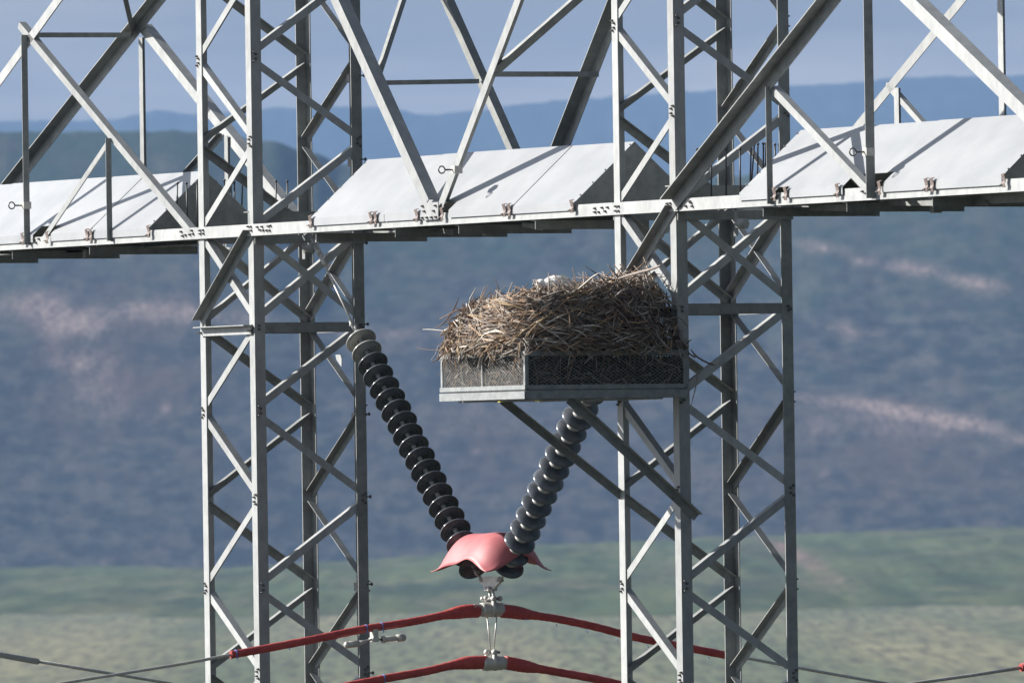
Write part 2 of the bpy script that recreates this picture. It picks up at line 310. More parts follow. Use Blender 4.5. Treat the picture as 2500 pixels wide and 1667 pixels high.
# ---------------------------------------------------------------- lattice towers
PITCH = .7135
LV = [1.452+PITCH*4, 1.452+PITCH*3, 1.452+PITCH*2, 1.452+PITCH, 1.452, .765, .05, -.706, -1.415, -2.13, -2.845, -3.54]
while LV[-1] > -Z0+1.0: LV.append(LV[-1]-PITCH)
K3 = 7                      # index of the strut level
def tower(x0, label, bolts_right):
    T = thing('lattice_tower', (x0+.5, .5, -Z0), label, 'tower', 'lattice towers of the portal')
    cor = dict(A=(x0, 0), B=(x0+1, 0), C=(x0, 1), D=(x0+1, 1)); LW, LT = .094, .009
    dirs = dict(A=(X, Y), B=(-X, Y), C=(X, -Y), D=(-X, -Y)); legs = {}
    for c, (cx, cy) in cor.items():
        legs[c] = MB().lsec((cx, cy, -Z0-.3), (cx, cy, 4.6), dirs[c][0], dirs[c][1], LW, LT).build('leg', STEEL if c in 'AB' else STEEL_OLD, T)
    faces = dict(AB=('A', 'B', -Y), BD=('B', 'D', X), AC=('C', 'A', -X), CD=('D', 'C', Y))
    # at even levels (0,2,..) below the strut the phase differs from above it
    def node(c, z, n, ins=.03):
        cx, cy = cor[c]; a, b = dirs[c]; s = a if abs(a.dot(n)) < .5 else b
        return V((cx, cy, z))+s*ins-n*LT
    def brace(c1, z1, c2, z2, n, w=.06, out=False, m=STEEL, name='brace', ins=.03):
        p, q = node(c1, z1, n, ins), node(c2, z2, n, ins)
        if out: p += n*(LT+.001); q += n*(LT+.001)
        s = -n*random.uniform(0, .001)
        MB().angle(p+s, q+s, n, w, .006, out).build(name, m, T)
    bl = legs
    for i in range(len(LV)-1):
        zt, zb = LV[i], LV[i+1]
        if zb < -9.5: 
            if i % 2: continue
        for key, (c1, c2, n) in faces.items():
            if i == 6:                                   # the crossed bay under the beam
                if key == 'AB': brace(c1, zt-.03, c2, zb+.05, n); brace(c2, zt-.03, c1, zb+.02, n, .075, True, STEEL_OLD, ins=.02)
                elif key == 'CD':
                    brace(c1, zt-.03, c2, zb+.05, n, .07); brace(c2, zt-.03, c1, zb+.05, n, .055)
                else:
                    brace(c1, zt-.03, c2, zb+.04, n, .06)
                    p, q = node(c2, zt-.03, n)-n*.008, node(c1, zb+.04, n)-n*.008
                    MB().angle(p, q, n, .06, .006).build('brace', STEEL, T)
                continue
            # zigzag: AB/CD and AC/BD are mirror partners
            ph = (i % 2 == 0) if i < 6 else (i % 2 == 1)
            if key == 'AB': s_, e_ = ('A', 'B') if (i % 2 == 0) else ('B', 'A')
            elif key == 'CD': s_, e_ = ('D', 'C') if (i % 2 == 0) else ('C', 'D')
            elif key == 'BD': s_, e_ = ('B', 'D') if (i % 2 == 0) else ('D', 'B')
            else: s_, e_ = ('C', 'A') if (i % 2 == 0) else ('A', 'C')
            g_ = .038
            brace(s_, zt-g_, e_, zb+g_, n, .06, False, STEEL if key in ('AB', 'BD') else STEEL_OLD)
            if zb > -5:
                for c, z in ((s_, zt-g_), (e_, zb+g_)):
                    pp = node(c, z, n, .03)+n*(LT)
                    d_ = (dirs[c][0] if abs(dirs[c][0].dot(n)) < .5 else dirs[c][1])
                    bolt(bl[c], pp-d_*.012, n); bolt(bl[c], pp+d_*.014-Z*.02*(1 if z < (zt+zb)/2 else -1), n)
    # struts of the crossed bay
    z3 = LV[K3]
    MB().angle((x0+.04, -.012, z3-.05), (x0+.97, -.012, z3-.05), -Y, .075, .007, True).build('strut', STEEL, T)
    MB().angle((x0+1-LT, .02, z3-.035), (x0+1-LT, .98, z3-.035), X, .082, .008).build('strut', STEEL_OLD, T)
    MB().angle((x0+LT, .02, z3-.035), (x0+LT, .98, z3-.035), -X, .07, .007).build('strut', STEEL_OLD, T)
    MB().angle((x0+.02, 1-LT, z3-.035), (x0+.98, 1-LT, z3-.035), Y, .07, .007).build('strut', STEEL_OLD, T)
    for c in 'ABCD':
        for dx in (0, .03):
            bolt(bl[c], V((*cor[c], z3-.05+dx))+dirs[c][1]*.04*(1)+(X*0), X if c in 'BD' else -X)
        if c in 'AB':
            bolt(bl[c], V((cor[c][0], cor[c][1]-.021, z3-.06))+dirs[c][0]*.02, -Y); bolt(bl[c], V((cor[c][0], cor[c][1]-.021, z3-.06))+dirs[c][0]*.06, -Y)
    # splice bar beside the far right leg, climbing step bolts
    if bolts_right:
        r = MB(); r.lsec((x0+.925, 1.0, -8), (x0+.925, 1.0, 4.4), -Y, X*1.0, .06, .006, .03); r.build('cable_riser', STEEL, T)
        r = MB(); r.lsec((x0+.84, 1.02, -8), (x0+.84, 1.02, 4.4), X, -Y, .055, .005, .05); r.build('cable_riser', STEEL_OLD, T)
        for z in [-1.45, -2.12, -2.83, -3.55, -.72, -.06, .62, 1.3, 2.0, -4.3]:
            s = MB(); c = V((x0+1.0, 1-.05, z+.0)); s.tube([c+V((0, .03, 0)), c+V((.0, .075, 0))], .006, 8)
            s.tube([c+V((0, .072, 0)), c+V((.0, .082, 0))], .014, 8); s.build('step_bolt', BOLT, T)
            if z in (-1.45, .62, -2.83, 1.3):
                s = MB(); c = V((x0+.86, .98, z-.02)); s.bx(c.x-.03, c.x+.03, c.y-.03, c.y-.02, c.z-.035, c.z+.035); s.build('riser_clip', BOLT, T)
    return T
T1 = tower(0, 'left lattice tower of galvanised angle steel behind the dark insulator string', True)
T2 = tower(S, 'right lattice tower of galvanised angle steel carrying the nest platform', False)
tg_ = [P(450+x/2.851, 550+y/2.851, 1, .97) for x, y in ((1052, 900), (1095, 900), (1093, 985), (1058, 935))]
MB().prism(tg_, [p+V((0, .004, 0)) for p in tg_]).build('tag_plate', STEEL, T1)
# ---------------------------------------------------------------- beam
BM = thing('truss_beam', (S/2+.5, .5, 0), 'horizontal lattice beam of bright steel angles running across both towers', 'truss beam')
FY, BY = -.022, 1.022
XL, XR = -6.6, 15.2
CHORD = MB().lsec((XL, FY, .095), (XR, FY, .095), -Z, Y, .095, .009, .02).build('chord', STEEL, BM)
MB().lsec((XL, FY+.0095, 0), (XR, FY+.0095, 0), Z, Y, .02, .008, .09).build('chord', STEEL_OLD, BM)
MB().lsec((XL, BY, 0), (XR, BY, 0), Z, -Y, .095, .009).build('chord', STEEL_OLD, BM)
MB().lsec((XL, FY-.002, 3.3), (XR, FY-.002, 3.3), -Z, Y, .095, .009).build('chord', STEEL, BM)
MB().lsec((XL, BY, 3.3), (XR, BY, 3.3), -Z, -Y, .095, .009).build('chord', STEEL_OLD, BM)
def ext(p, q, zt):      # extend a member upwards until it meets the top chord height
    d = q-p; k = (zt-p.z)/d.z; return p+d*k
def mem(uv0, uv1, y, w, out=False, m=STEEL, top=None, n=None, name='diagonal', t=.007, dy=0, up=None):
    p, q = P(*uv0, 1, y), P(*uv1, 1, y)
    if top: 
        lo, hi = (p, q) if p.z < q.z else (q, p); q = ext(lo, hi, top); p = lo
    p.y += dy; q.y += dy
    n = n or (-Y if y < .5 else Y)
    return MB().angle(p, q, n, w, t, out, up).build(name, m, BM)
TOP = 3.28
F1, F2, F3 = FY-.001, FY-.009, FY-.017
mem((816, 0), (1041, 497), F2, .10, top=TOP, t=.009)
mem((1264, 0), (1076, 500), F1, .082, top=TOP)
mem((141, 0), (-60, 277), F1, .085, top=TOP)
mem((45, 62), (464, 568), F1, .062)
mem((268, 338), (100, 588), F1, .05, dy=.008)
mem((2036, 4), (1646, 500), F2, .11, True, STEEL_OLD, top=TOP, t=.009)
mem((1884, 219), (2118, 466), F1, .06)
mem((2215, 0), (2600, 376), F1, .105, top=TOP, t=.009)
for (u0, v0, u1, v1, ww, tp) in [(58, 86, 72.5, 597, .056, None), (262, 338, 274, 588, .05, None), (2123, 0, 2133, 484, .075, TOP), (1874, 212, 1886, 498, .05, None)]:
    a, b = P(u0, v0, 1, FY-.02), P(u1, v1, 1, FY-.02); xm = (a.x+b.x)/2
    z1 = tp or a.z
    MB().lsec((xm, FY-.001, b.z), (xm, FY-.001, z1), -Y, -X, ww, .006, ww*.8).build('post', STEEL_OLD, BM)
# back plane
def bend(u0, v0, u1, v1): # extend down to the back chord
    return (u0, v0), (u1, v1)
def memb(uv0, uv1, w, out, m=STEEL_OLD, top=None, bottom=True, t=.007, dy=0):
    p, q = P(*uv0, 1, BY-.01), P(*uv1, 1, BY-.01)
    if p.z > q.z: p, q = q, p
    if bottom: p = ext(q, p, .05) 
    if top: q = ext(p, q, top)
    p.y += dy; q.y += dy
    return MB().angle(p, q, -Y, w, t, out).build('diagonal', m, BM)
memb((394, 0), (45.6, 440), .095, True, top=TOP)
memb((1081.6, 0), (1243, 363), .075, False, top=TOP)
memb((1384, 354), (1496, 66), .105, True, top=TOP)
memb((343, 70), (613, 410), .085, False, STEEL, dy=.01)
memb((2347.5, 0), (2098.7, 302.6), .08, False, STEEL, top=TOP)
memb((2163, 207), (2240, 294), .045, False, STEEL)
memb((543, 332), (473, 410), .05, True, bottom=True)
for (u0, v0, u1, v1, w_) in [(338, 92, 343, 415, .055), (547, 332, 547, 442, .05), (2182, 215, 2182, 298, .055), (2430, -300, 2432.5, 282, .06)]:
    a, b = P(u0, v0, 1, BY-.02), P(u1, v1, 1, BY-.02)
    MB().lsec((a.x, BY-.02, .02), (a.x, BY-.02, min(a.z, TOP)), X, Y*1.0, w_*1.3, .006, w_).build('post', STEEL, BM)
# cross members between the front and back frames
def cross(uvf, uvb, w, m=STEEL_OLD, name='cross_strut'):
    p, q = P(*uvf, 1, FY+.02), P(*uvb, 1, BY-.03); d = (q-p).normalized(); s = d.cross(X).normalized()
    if s.z < 0: s = -s
    MB().lsec(p, q, -s, -(d.cross(s)).normalized() if (d.cross(s)).x > 0 else d.cross(s).normalized(), w, .005).build(name, m, BM)
cross((918, 197), (1170, 193), .038); cross((1207, 175), (1462, 175), .042); cross((80, 80), (326, 80), .042)
cross((916, 200), (1018, -112), .042); cross((1207, 168), (1585, -164), .06); 
p, q = P(326, 82, 1, BY-.03), P(262, -190, 1, FY+.02); MB().angle(p, q, X, .055, .005).build('cross_strut', STEEL_OLD, BM)
# gusset plates and chord bolts
def gusset(poly, y, holes, name='gusset_plate'):
    a = [P(u, v, 1, y) for u, v in poly]
    g = MB().prism(a, [p+V((0, -.007, 0)) for p in a]).build(name, STEEL, BM)
    for u, v in holes: bolt(g, P(u, v, 1, y-.007), -Y)
c3 = lambda x, y: (750+x/2.4125, y/2.4125)
gusset([c3(672, 1197), c3(776, 1190), c3(776, 1292), c3(683, 1297)], FY-.018, [c3(682, 1215), c3(758, 1212), c3(692, 1245), c3(748, 1243), c3(681, 1284), c3(708, 1282), c3(735, 1281), c3(760, 1279)])
c1 = lambda x, y: (x/2.412, y/2.412); c4 = lambda x, y: (1450+x/2.4127, y/2.4127); c2 = lambda x, y: (450+x/2.4127, y/2.4127); c5 = lambda x, y: (1850+x/2.412, y/2.412)
hb = CHORD
for u, v in [c1(1070, 1365), c1(1078, 1390), c1(1095, 1385), c1(1132, 1358), c1(1140, 1378), c1(1120, 1382), c1(1180, 1358), c1(1198, 1356), c1(1182, 1378), c1(1200, 1376), c1(205, 1410), c1(232, 1408), c1(215, 1430),
             c2(378, 1335), c2(394, 1336), c2(380, 1360), c2(396, 1358), c2(433, 1338), c2(460, 1336), c2(447, 1355), c2(466, 1357), c2(487, 1358), c2(498, 1333), c2(510, 1330), c2(505, 1358),
             c3(1697, 1228), c3(1740, 1224), c3(1772, 1222), c3(1697, 1250), c3(1720, 1250), c3(1758, 1245), c3(1820, 1216), c3(1836, 1216), c3(1820, 1243), c3(1836, 1243),
             c4(435, 1200), c4(452, 1198), c4(438, 1222), c4(455, 1222), c4(513, 1215), c4(545, 1215), c4(575, 1195), c4(582, 1215), c4(568, 1187), c5(620, 1128), c5(640, 1140), c5(683, 1120), c5(684, 1150)]:
    bolt(hb, P(u, v, 1, FY), -Y, .011, .016)
# crossing channels inside the tower bays and under the beam
for x0 in (0, S):
    MB().angle((x0+.93, 0, .15), (x0+.93, 1, .15), X, .10, .008).build('cross_channel', STEEL_OLD, BM)
    MB().angle((x0-.01, 0, .0), (x0-.01, 1, .0), X, .08, .008).build('cross_channel', STEEL_OLD, BM)
    MB().angle((x0+1.03, -.0, -.03), (x0+1.03, 1, -.03), X, .07, .008).build('cross_channel', STEEL_OLD, BM)
for xx in (-5.2, -3.6, -2.1, 2.1, 3.5, 4.6, 5.9, 9.6, 10.9, 12.2, 13.6, 14.6):
    MB().angle((xx, -.0, -.006), (xx, 1, -.006), Z, .07, .006, up=(1, 0, 0)).build('cross_channel', STEEL_OLD, BM)
for a_, b_ in ((-5.9, -2.4), (-4.2, -.5), (9.6, 12.4), (11.4, 14.9)):
    MB().bx(a_, b_, .5, .58, -.022, -.012).build('bottom_bracing', STEEL_OLD, BM)
for u, v in [c3(1062, 1362), c1(515, 1490), c5(1045, 1222)]:
    c = P(u, v, 1, .5); MB().bx(c.x-.03, c.x+.03, .47, .54, c.z-.04, c.z+.03).build('hanger_tab', STEEL_OLD, BM)
for poly in ([c3(735, 1340), c3(860, 1352), c3(860, 1386), c3(740, 1366)], [c3(1265, 1310), c3(1385, 1322), c3(1383, 1357), c3(1268, 1338)], [c5(715, 1180), c5(1310, 1150), c5(1360, 1185), c5(1360, 1212), c5(715, 1212)], [c5(1320, 1140), c5(1600, 1130), c5(1600, 1190), c5(1380, 1200), c5(1320, 1178)], [c5(300, 1208), c5(640, 1200), c5(600, 1245), c5(300, 1240)]):
    a = [P(u, v, 1, .35) for u, v in poly]; MB().prism(a, [p_+V((0, .01, 0)) for p_ in a]).build('gusset_plate', STEEL_OLD, BM)
# eye bolts on the front members
for (u, v), (u2, v2) in ((c3(812, 995), c3(878, 1000)), (c1(97, 1207), c1(150, 1210)), (c5(593, 900), c5(650, 895))):
    a = P(u2, v2, 1, FY-.06); e_ = MB(); dx = a.x
    e_.bx(dx-.035, dx+.03, FY-.09, FY-.02, a.z-.03, a.z+.03); k = e_.build('eye_bracket', ALU, BM)
    r = MB(); r.tube([(dx-.01, FY-.09, a.z), (dx-.02, FY-.15, a.z)], .007, 8)
    r.tube([(dx-.02+.0*i, FY-.178+.028*math.cos(i*math.pi/8), a.z+.028*math.sin(i*math.pi/8)) for i in range(17)], .006, 7); r.build('eye_bolt', BOLT, k)
# rods standing on the beam inside the tower bays
def spike(u, vt, vb, y, tilt=0):
    a = P(u, vt, 1, y); b = P(u+tilt, vb, 1, y)
    s = MB(); s.tube([b, a], .0065, 8); s.tube([a-Z*.004, a+Z*.012], .011, 8); s.build('bird_rod', ROD, BM)
for x_, t_, b_, tl, yy in [(1045, 1082, 1300, -5, .12), (1098, 1082, 1345, 8, .12), (1160, 1078, 1340, 2, .12), (1237, 1072, 1260, 1, .8), (1252, 1072, 1262, 0, .85), (1272, 1072, 1262, 4, .9), (1322, 1065, 1258, 0, .8), (1360, 1080, 1262, 2, .85), (1380, 1078, 1262, 4, .9), (1428, 1083, 1262, -6, .95)]:
    spike(x_/2.412, t_/2.412, b_/2.412, yy, tl/2.412)
for x_, t_ in ((540, 1070), (607, 1070)): spike(*c2(x_, t_), 1300/2.4127, .9)
for x_, t_, b_, tl, yy in [(607, 883, 1172, 2, .3), (690, 882, 1168, 2, .3), (778, 882, 1165, 1, .3), (860, 882, 1165, 3, .3), (926, 850, 1090, -5, .8), (945, 852, 1090, -18, .85), (966, 852, 1080, -2, .9), (998, 850, 1050, 0, .9), (1012, 850, 1040, 0, .95), (1066, 855, 1010, 4, .9), (1092, 855, 1000, 2, .95)]:
    spike(1450+x_/2.4127, t_/2.4127, b_/2.4127, yy, tl/2.4127)
# ---------------------------------------------------------------- sheet metal covers over the beam
ZE, ZR = .112, .583
def cover(xa, xb, label, seams, notches, clips, lift=()):
    C_ = thing('beam_cover', ((xa+xb)/2, .5, .1), label, 'beam cover', 'sheet metal covers over the beam')
    cuts = [xa]+seams+[xb]; F_ = FY-.012
    def slope(y): return ZE+(ZR-ZE)*(y-F_)/(.5-F_)
    for i in range(len(cuts)-1):
        a, b = cuts[i]+(.004 if i else 0), cuts[i+1]-.004
        dz = .004*(i % 2); g = MB(); edges = sorted([a, b]+[z for n in notches for z in n[:2] if a < z < b])
        for l, r in zip(edges, edges[1:]):
            nt_ = [n for n in notches if n[0]-1e-4 <= l and r <= n[1]+1e-4]
            y0 = F_+(nt_[0][2] if nt_ else 0)
            p0 = [V((l, y0, slope(y0)+dz)), V((r, y0, slope(y0)+dz)), V((r, .5, ZR+dz)), V((l, .5, ZR+dz))]
            g.prism([p+V((0, .002, -.003)) for p in p0], p0)
            if not nt_:
                zb = .052
                g.bx(l, r, F_-.003, F_, zb, slope(F_)+dz+.0005)
        g.build('cover_panel', SHEET, C_)
        yb = 1-F_
        p0 = [V((a, .5, ZR+dz)), V((b, .5, ZR+dz)), V((b, yb, ZE+dz)), V((a, yb, ZE+dz))]
        MB().prism([p+V((0, -.002, -.003)) for p in p0], p0).build('cover_panel', SHEET, C_)
    for x in (xa+.006, xb-.006):
        pr = [V((x, F_+.003, ZE-.004)), V((x, .5, ZR-.004)), V((x, 1-F_-.003, ZE-.004)), V((x, 1-F_-.003, .01)), V((x, F_+.015, .01))]
        gp = MB().prism(pr, [p+X*.004 for p in pr]).build('gable', STEEL_OLD, C_)
        sc_ = MB()
        for k in range(5):
            y = F_+.06+k*.11; sc_.tube([(x+.0, y-.003, slope(y)+.003), (x, y-.006, slope(y)+.012)], .007, 6)
        sc_.build('screw_row', BOLT, gp)
    for xc in clips:
        k = MB(); z1, z0 = .125, .035; y_ = F_-.004
        pts = [(xc, y_-.002, z1+.012), (xc, y_-.022, z1+.004), (xc, y_-.014, z1-.02), (xc, y_-.008, .08), (xc, y_-.02, .06), (xc, y_-.012, z0)]
        for a_, b_ in zip(pts, pts[1:]):
            a_, b_ = V(a_), V(b_); d = (b_-a_); n_ = d.cross(X).normalized()*.002
            k.box((a_+b_)/2, d/2*1.08, X*.022, n_)
        k.tube([(xc-.004, y_-.012, .062), (xc-.03, y_-.03, .055)], .005, 6)
        k.build('latch', RUST, C_)
fx = lambda uv: P(*uv, 1, FY-.012).x
def qx(x, y, c): return fx(c(x, y))
cover(2.09, 6.655, 'middle sheet metal cover on the beam, between the two towers', [qx(455, 1262, c3), qx(1210, 1218, c3)],
      [(qx(740, 1240, c3)+.02, qx(835, 1235, c3), .07)], [qx(30, 1320, c3), qx(385, 1300, c3), qx(412, 1298, c3), qx(655, 1285, c3), qx(805, 1277, c3), qx(1172, 1250, c3), qx(1200, 1248, c3), qx(1570, 1230, c3)])
cover(9.33, 13.33, 'right-hand sheet metal cover on the beam, beyond the right tower', [qx(690, 1100, c5)+.03],
      [(qx(500, 1110, c5), qx(735, 1100, c5), .10), (qx(105, 1125, c5), qx(170, 1122, c5), .03)], [qx(110, 1160, c5), qx(175, 1155, c5), qx(480, 1135, c5), qx(728, 1120, c5), qx(1005, 1105, c5), qx(1038, 1103, c5), qx(1460, 1055, c5)])
cover(-5.6, -.87, 'left-hand sheet metal cover on the beam, ending at the left tower', [-4.6, qx(520, 1370, c1)],
      [(qx(195, 1385, c1), qx(300, 1380, c1), .08)], [qx(143, 1415, c1), qx(288, 1410, c1), qx(522, 1395, c1), qx(545, 1393, c1), qx(885, 1370, c1)])
cover(13.75, 15.2, 'short stretch of sheet metal cover at the right edge of the photo', [], [], [])
# ---------------------------------------------------------------- insulator strings
XM = 4.13
shell_prof = [(.036, .052), (.05, .056), (.075, .062), (.1, .072), (.118, .084), (.126, .094), (.1275, .101), (.125, .107), (.12, .105), (.114, .094), (.105, .088), (.098, .1), (.093, .108), (.088, .1), (.08, .086), (.072, .1), (.067, .108), (.062, .1), (.054, .084), (.046, .096), (.04, .104), (.034, .094), (.02, .08)]
cap_prof = [(.0, 0), (.022, .0), (.03, .006), (.044, .016), (.052, .03), (.054, .06)]
pin_prof = [(.02, .08), (.022, .098), (.014, .104), (.012, .14), (.0, .142)]
def string(pt, pb, n, label, pale, attach, side):
    pt, pb = V(pt), V(pb); ax = (pb-pt).normalized(); st = (pb-pt).length/(n-1)
    T_ = thing('insulator_string', tuple(pt-ax*.9), label, 'insulator', 'insulator strings of the V')
    for i in range(n):
        o = pt+ax*(st*i-.085); ax0 = ax; ax = (ax+V((random.gauss(0, .012), random.gauss(0, .012), random.gauss(0, .012)))).normalized()
        d = MB().lathe(o, ax, shell_prof, 40).build('disc', PALEP if i in pale else PORC, T_)
        MB().lathe(o, ax, cap_prof+[], 20).build('cap', CAPM, d)
        MB().lathe(o, ax, pin_prof, 14).build('pin', CAPM, d); ax = ax0
    top = V(attach); h = pt-ax*.1
    r = MB(); r.tube([top+(h-top)*.2, top+(h-top)*.92], .0085, 10); r.build('hanger_rod', ALU, T_)
    r = MB(); s_ = Y*.02
    for sg in (-1, 1): r.tube([top+s_*sg+Z*.02, top+s_*sg+(h-top)*.08, top+s_*sg*.6+(h-top)*.16], .009, 8)
    r.tube([top-Y*.035+(h-top)*.02, top+Y*.035+(h-top)*.02], .011, 8); r.sphere(top+(h-top)*.12, .02); r.tube([top+(h-top)*.14, top+(h-top)*.27], [.016, .018], 8); r.build('shackle', ALU, T_)
    r = MB(); q = top+(h-top)*.93; 
    for sg in (-1, 1): r.tube([q+s_*sg*.8-ax*.04, q+s_*sg*.8+ax*.06], .008, 8)
    r.tube([q-Y*.03, q+Y*.03], .01, 8); r.tube([q+ax*.02, h+ax*.03], .014, 8); r.build('clevis', CAPM, T_)
    e0 = pt+ax*(st*(n-1)+.06); yk = V((XM+side*.15, .5, -2.80)); r = MB()
    r.tube([e0-ax*.02, e0+ax*.04], .02, 10); r.tube([e0+ax*.03, yk], .011, 10); r.tube([yk-Y*.03, yk+Y*.03], .012, 8); r.sphere(yk-ax*.01, .024); r.build('end_link', CAPM, T_)
    return T_
string((1.903, .5, -.858), (3.824, .5, -2.682), 20, 'left insulator string of dark ribbed discs, the top two discs pale grey', (0, 1), (1.09, .5, -.05), -1)
string((6.357, .5, -.858), (4.436, .5, -2.682), 20, 'right insulator string of glossy dark discs running up behind the nest platform', (), (7.17, .5, -.05), 1)
for x_ in (1.09, 7.17, 8.45, -.35):
    h_ = MB(); h_.bx(x_-.05, x_+.0, .42, .425, -.19, .0); h_.build('hanger_plate', STEEL_OLD, BM)
    h_ = MB(); h_.tube([(x_-.02, .43, -.1), (x_+.05, .47, -.1)], .045, 6); h_.build('hanger_tab', STEEL, BM)
# ---------------------------------------------------------------- guard sheet over the yoke
G = thing('guard_sheet', (XM, .5, -2.43), 'pink-red flexible sheet draped over the lower ends of both insulator strings', 'guard sheet')
vs, fs = [], []; nx, ny = 40, 28
def gz(u_, v_):
    q = abs(v_)**2.6+.9*abs(u_)**5; D = .262*(q if q < .85 else .85+.3*(1-math.exp(-(q-.85)/.3)))
    D -= .055*math.exp(-((u_-.3)/.32)**2)*max(0, -v_)**4+.055*math.exp(-((v_-.15)/.4)**2)*max(0, u_)**4+.03*math.exp(-((u_+.1)/.4)**2)*max(0, v_)**4
    return -2.43-D+.004*math.sin(7*u_+3*v_)
hole = [((-.59), 0), (.59, 0)]
for j in range(ny+1):
    for i in range(nx+1):
        u_, v_ = -1+2*i/nx, -1+2*j/ny
        vs.append(V((XM+.475*u_, .5+.29*v_, gz(u_, v_))))
for j in range(ny):
    for i in range(nx):
        u_, v_ = -1+2*(i+.5)/nx, -1+2*(j+.5)/ny
        if abs(abs(u_)-.62) < .2 and abs(v_) < .16: continue
        if u_ > .62 and abs(v_-.05) < .06: continue
        a = j*(nx+1)+i; fs.append((a, a+1, a+nx+2, a+nx+1))
g = MB(); g.add(vs, fs, 0, True); so_ = g.build('sheet', PINK, G); md = so_.modifiers.new('solid', 'SOLIDIFY'); md.thickness = .005
# pen marks on the sheet
mk = MB(); c9 = lambda x, y: (950+x/3.358, 1200+y/3.358)
def on_sheet(u, v):
    # meet the -Y / -X part of the sheet by marching along the sight line
    d = (_f2 + _r3*((u-1250)/FPX) - _u3*((v-833.5)/FPX)); c = CAM-V((0, 0, Z0)); t0 = ((-.2)-c.y)/d.y; p = c+d*t0
    for k in range(400):
        p = c+d*(t0+k*.004); uu, vv = (p.x-XM)/.47, (p.y-.5)/.285
        if abs(uu) <= 1 and abs(vv) <= 1 and p.z <= gz(uu, vv): return p-d.normalized()*.006
    return None
for seg_ in ([(488, 470), (480, 478), (470, 475)], [(440, 480), (447, 488)], [(470, 490), (478, 500), (466, 512), (480, 518)], [(455, 540), (462, 548)], [(425, 560), (432, 570), (440, 560)], [(485, 505), (490, 520)]):
    pts = [on_sheet(*c9(*q)) for q in seg_]
    if all(pts): mk.tube(pts, .0022, 5)
if mk.v: mk.build('pen_marks', MARK, so_)
# ---------------------------------------------------------------- yoke, clamps
YK = thing('yoke_hardware', (XM, .5, -2.8), 'steel yoke plate and links hanging below the pink guard sheet', 'yoke fittings')
pl = [V((XM-.17, .49, -2.77)), V((XM+.17, .49, -2.77)), V((XM+.165, .49, -2.815)), V((XM+.05, .49, -2.87)), V((XM-.07, .49, -2.875)), V((XM-.165, .49, -2.815))]
MB().prism(pl, [p_+Y*.02 for p_ in pl]).build('yoke_plate', ALU, YK)
s = MB()
for dx in (-.035, .01): s.tube([(XM+dx, .46, -2.865), (XM+dx, .54, -2.865)], .018, 8)
s.tube([(XM+.02, .5, -2.86), (XM+.04, .5, -2.93), (XM+.01, .5, -2.98)], .011, 8); s.tube([(XM-.04, .5, -2.87), (XM-.02, .5, -2.93), (XM-.01, .5, -2.98)], .011, 8)
s.tube([(XM-.06, .44, -2.945), (XM+.07, .55, -2.945)], .013, 8); s.sphere((XM-.05, .45, -2.945), .022); s.sphere((XM+.06, .545, -2.945), .022)
s.tube([(XM-.02, .5, -2.96), (XM-.02, .5, -3.03)], .018, 10); s.build('shackle', CAPM, YK)
def clamp(z, name, label, top):
    K = thing('suspension_clamp', (XM, .5, z), label, 'cable clamp')
    b_ = MB(); b_.tube([(XM, .405, z), (XM, .43, z), (XM, .57, z), (XM, .595, z)], [.054, .058, .058, .054], 20); b_.build('clamp_body', ALU, K)
    for dx in (-.035, .04):
        b_ = MB(); b_.tube([(XM+dx, .485+dx*.4, z-.06), (XM+dx*1.15, .485+dx*.4, z+.02), (XM+dx, .485+dx*.4, z+.085)], [.014, .02, .016], 10); b_.sphere((XM+dx, .485+dx*.4, z+.085), .026); b_.build('strap', ALU, K)
    b_ = MB(); b_.tube([(XM-.07, .49, z+.085), (XM+.085, .52, z+.085)], .01, 8); b_.build('pin', BOLT, K)
    return K
clamp(-3.03, '', 'upper cable clamp, pale metal collar under the yoke', True)
clamp(-3.452, '', 'lower cable clamp, pale metal collar at the foot of the two thin rods', False)
RD = thing('link_rods', (XM, .5, -3.07), 'pair of thin steel rods joining the upper and lower cable clamps', 'link rods')
for dx, dy in ((-.04, -.02), (.05, .02)):
    MB().tube([(XM+dx, .5+dy, -3.08), (XM+dx*.15, .5+dy*.4, -3.37)], .0055, 8).build('rod', ALU, RD)
# ---------------------------------------------------------------- cables
def path(uvs, x): return [P(u, v, 0, x) for u, v in uvs]
def smooth(pts, n=6):
    out = []
    for i in range(len(pts)-1):
        p0, p1, p2, p3 = pts[max(i-1, 0)], pts[i], pts[i+1], pts[min(i+2, len(pts)-1)]
        for k in range(n):
            t_ = k/n; out.append(.5*((2*p1)+(p2-p0)*t_+(2*p0-5*p1+4*p2-p3)*t_*t_+(3*p1-p0-3*p2+p3)*t_**3))
    return out+[pts[-1]]
def sleeve(pts, r0, bulge_at, parent, name='red_sleeve'):
    ps = smooth(pts, 10); n = len(ps)
    rr = []
    for i, p_ in enumerate(ps):
        d = abs(p_.y-bulge_at); k = 1/(1+math.exp((d-.24)/.035)) if bulge_at is not None else 0
        rr.append(r0+(.052-r0)*k+.0012*math.sin(i*1.9))
    MB().tube(ps, rr, 14, squash=1.0).build(name, RED, parent)
    MB().tube([p_+V((0, 0, -rr[i]-.001)) for i, p_ in enumerate(ps)], .0045, 6).build('seam', RED, parent)
def armour(y0, y1, z, parent):
    a = MB()
    for k in range(14):
        pts = []
        for i in range(7):
            y = y0+(y1-y0)*i/6; an = 2*math.pi*k/14+i*.28; pts.append((XM+.042*math.cos(an), y, z+.042*math.sin(an)))
        a.tube(pts, .0075, 6)
    a.build('armour_rods', ALU, parent)
C1 = thing('upper_cable', (XM, .5, -3.03), 'upper overhead cable in a red sleeve, rising to the clamp under the yoke', 'power cable', 'red-sleeved cables of the middle phase')
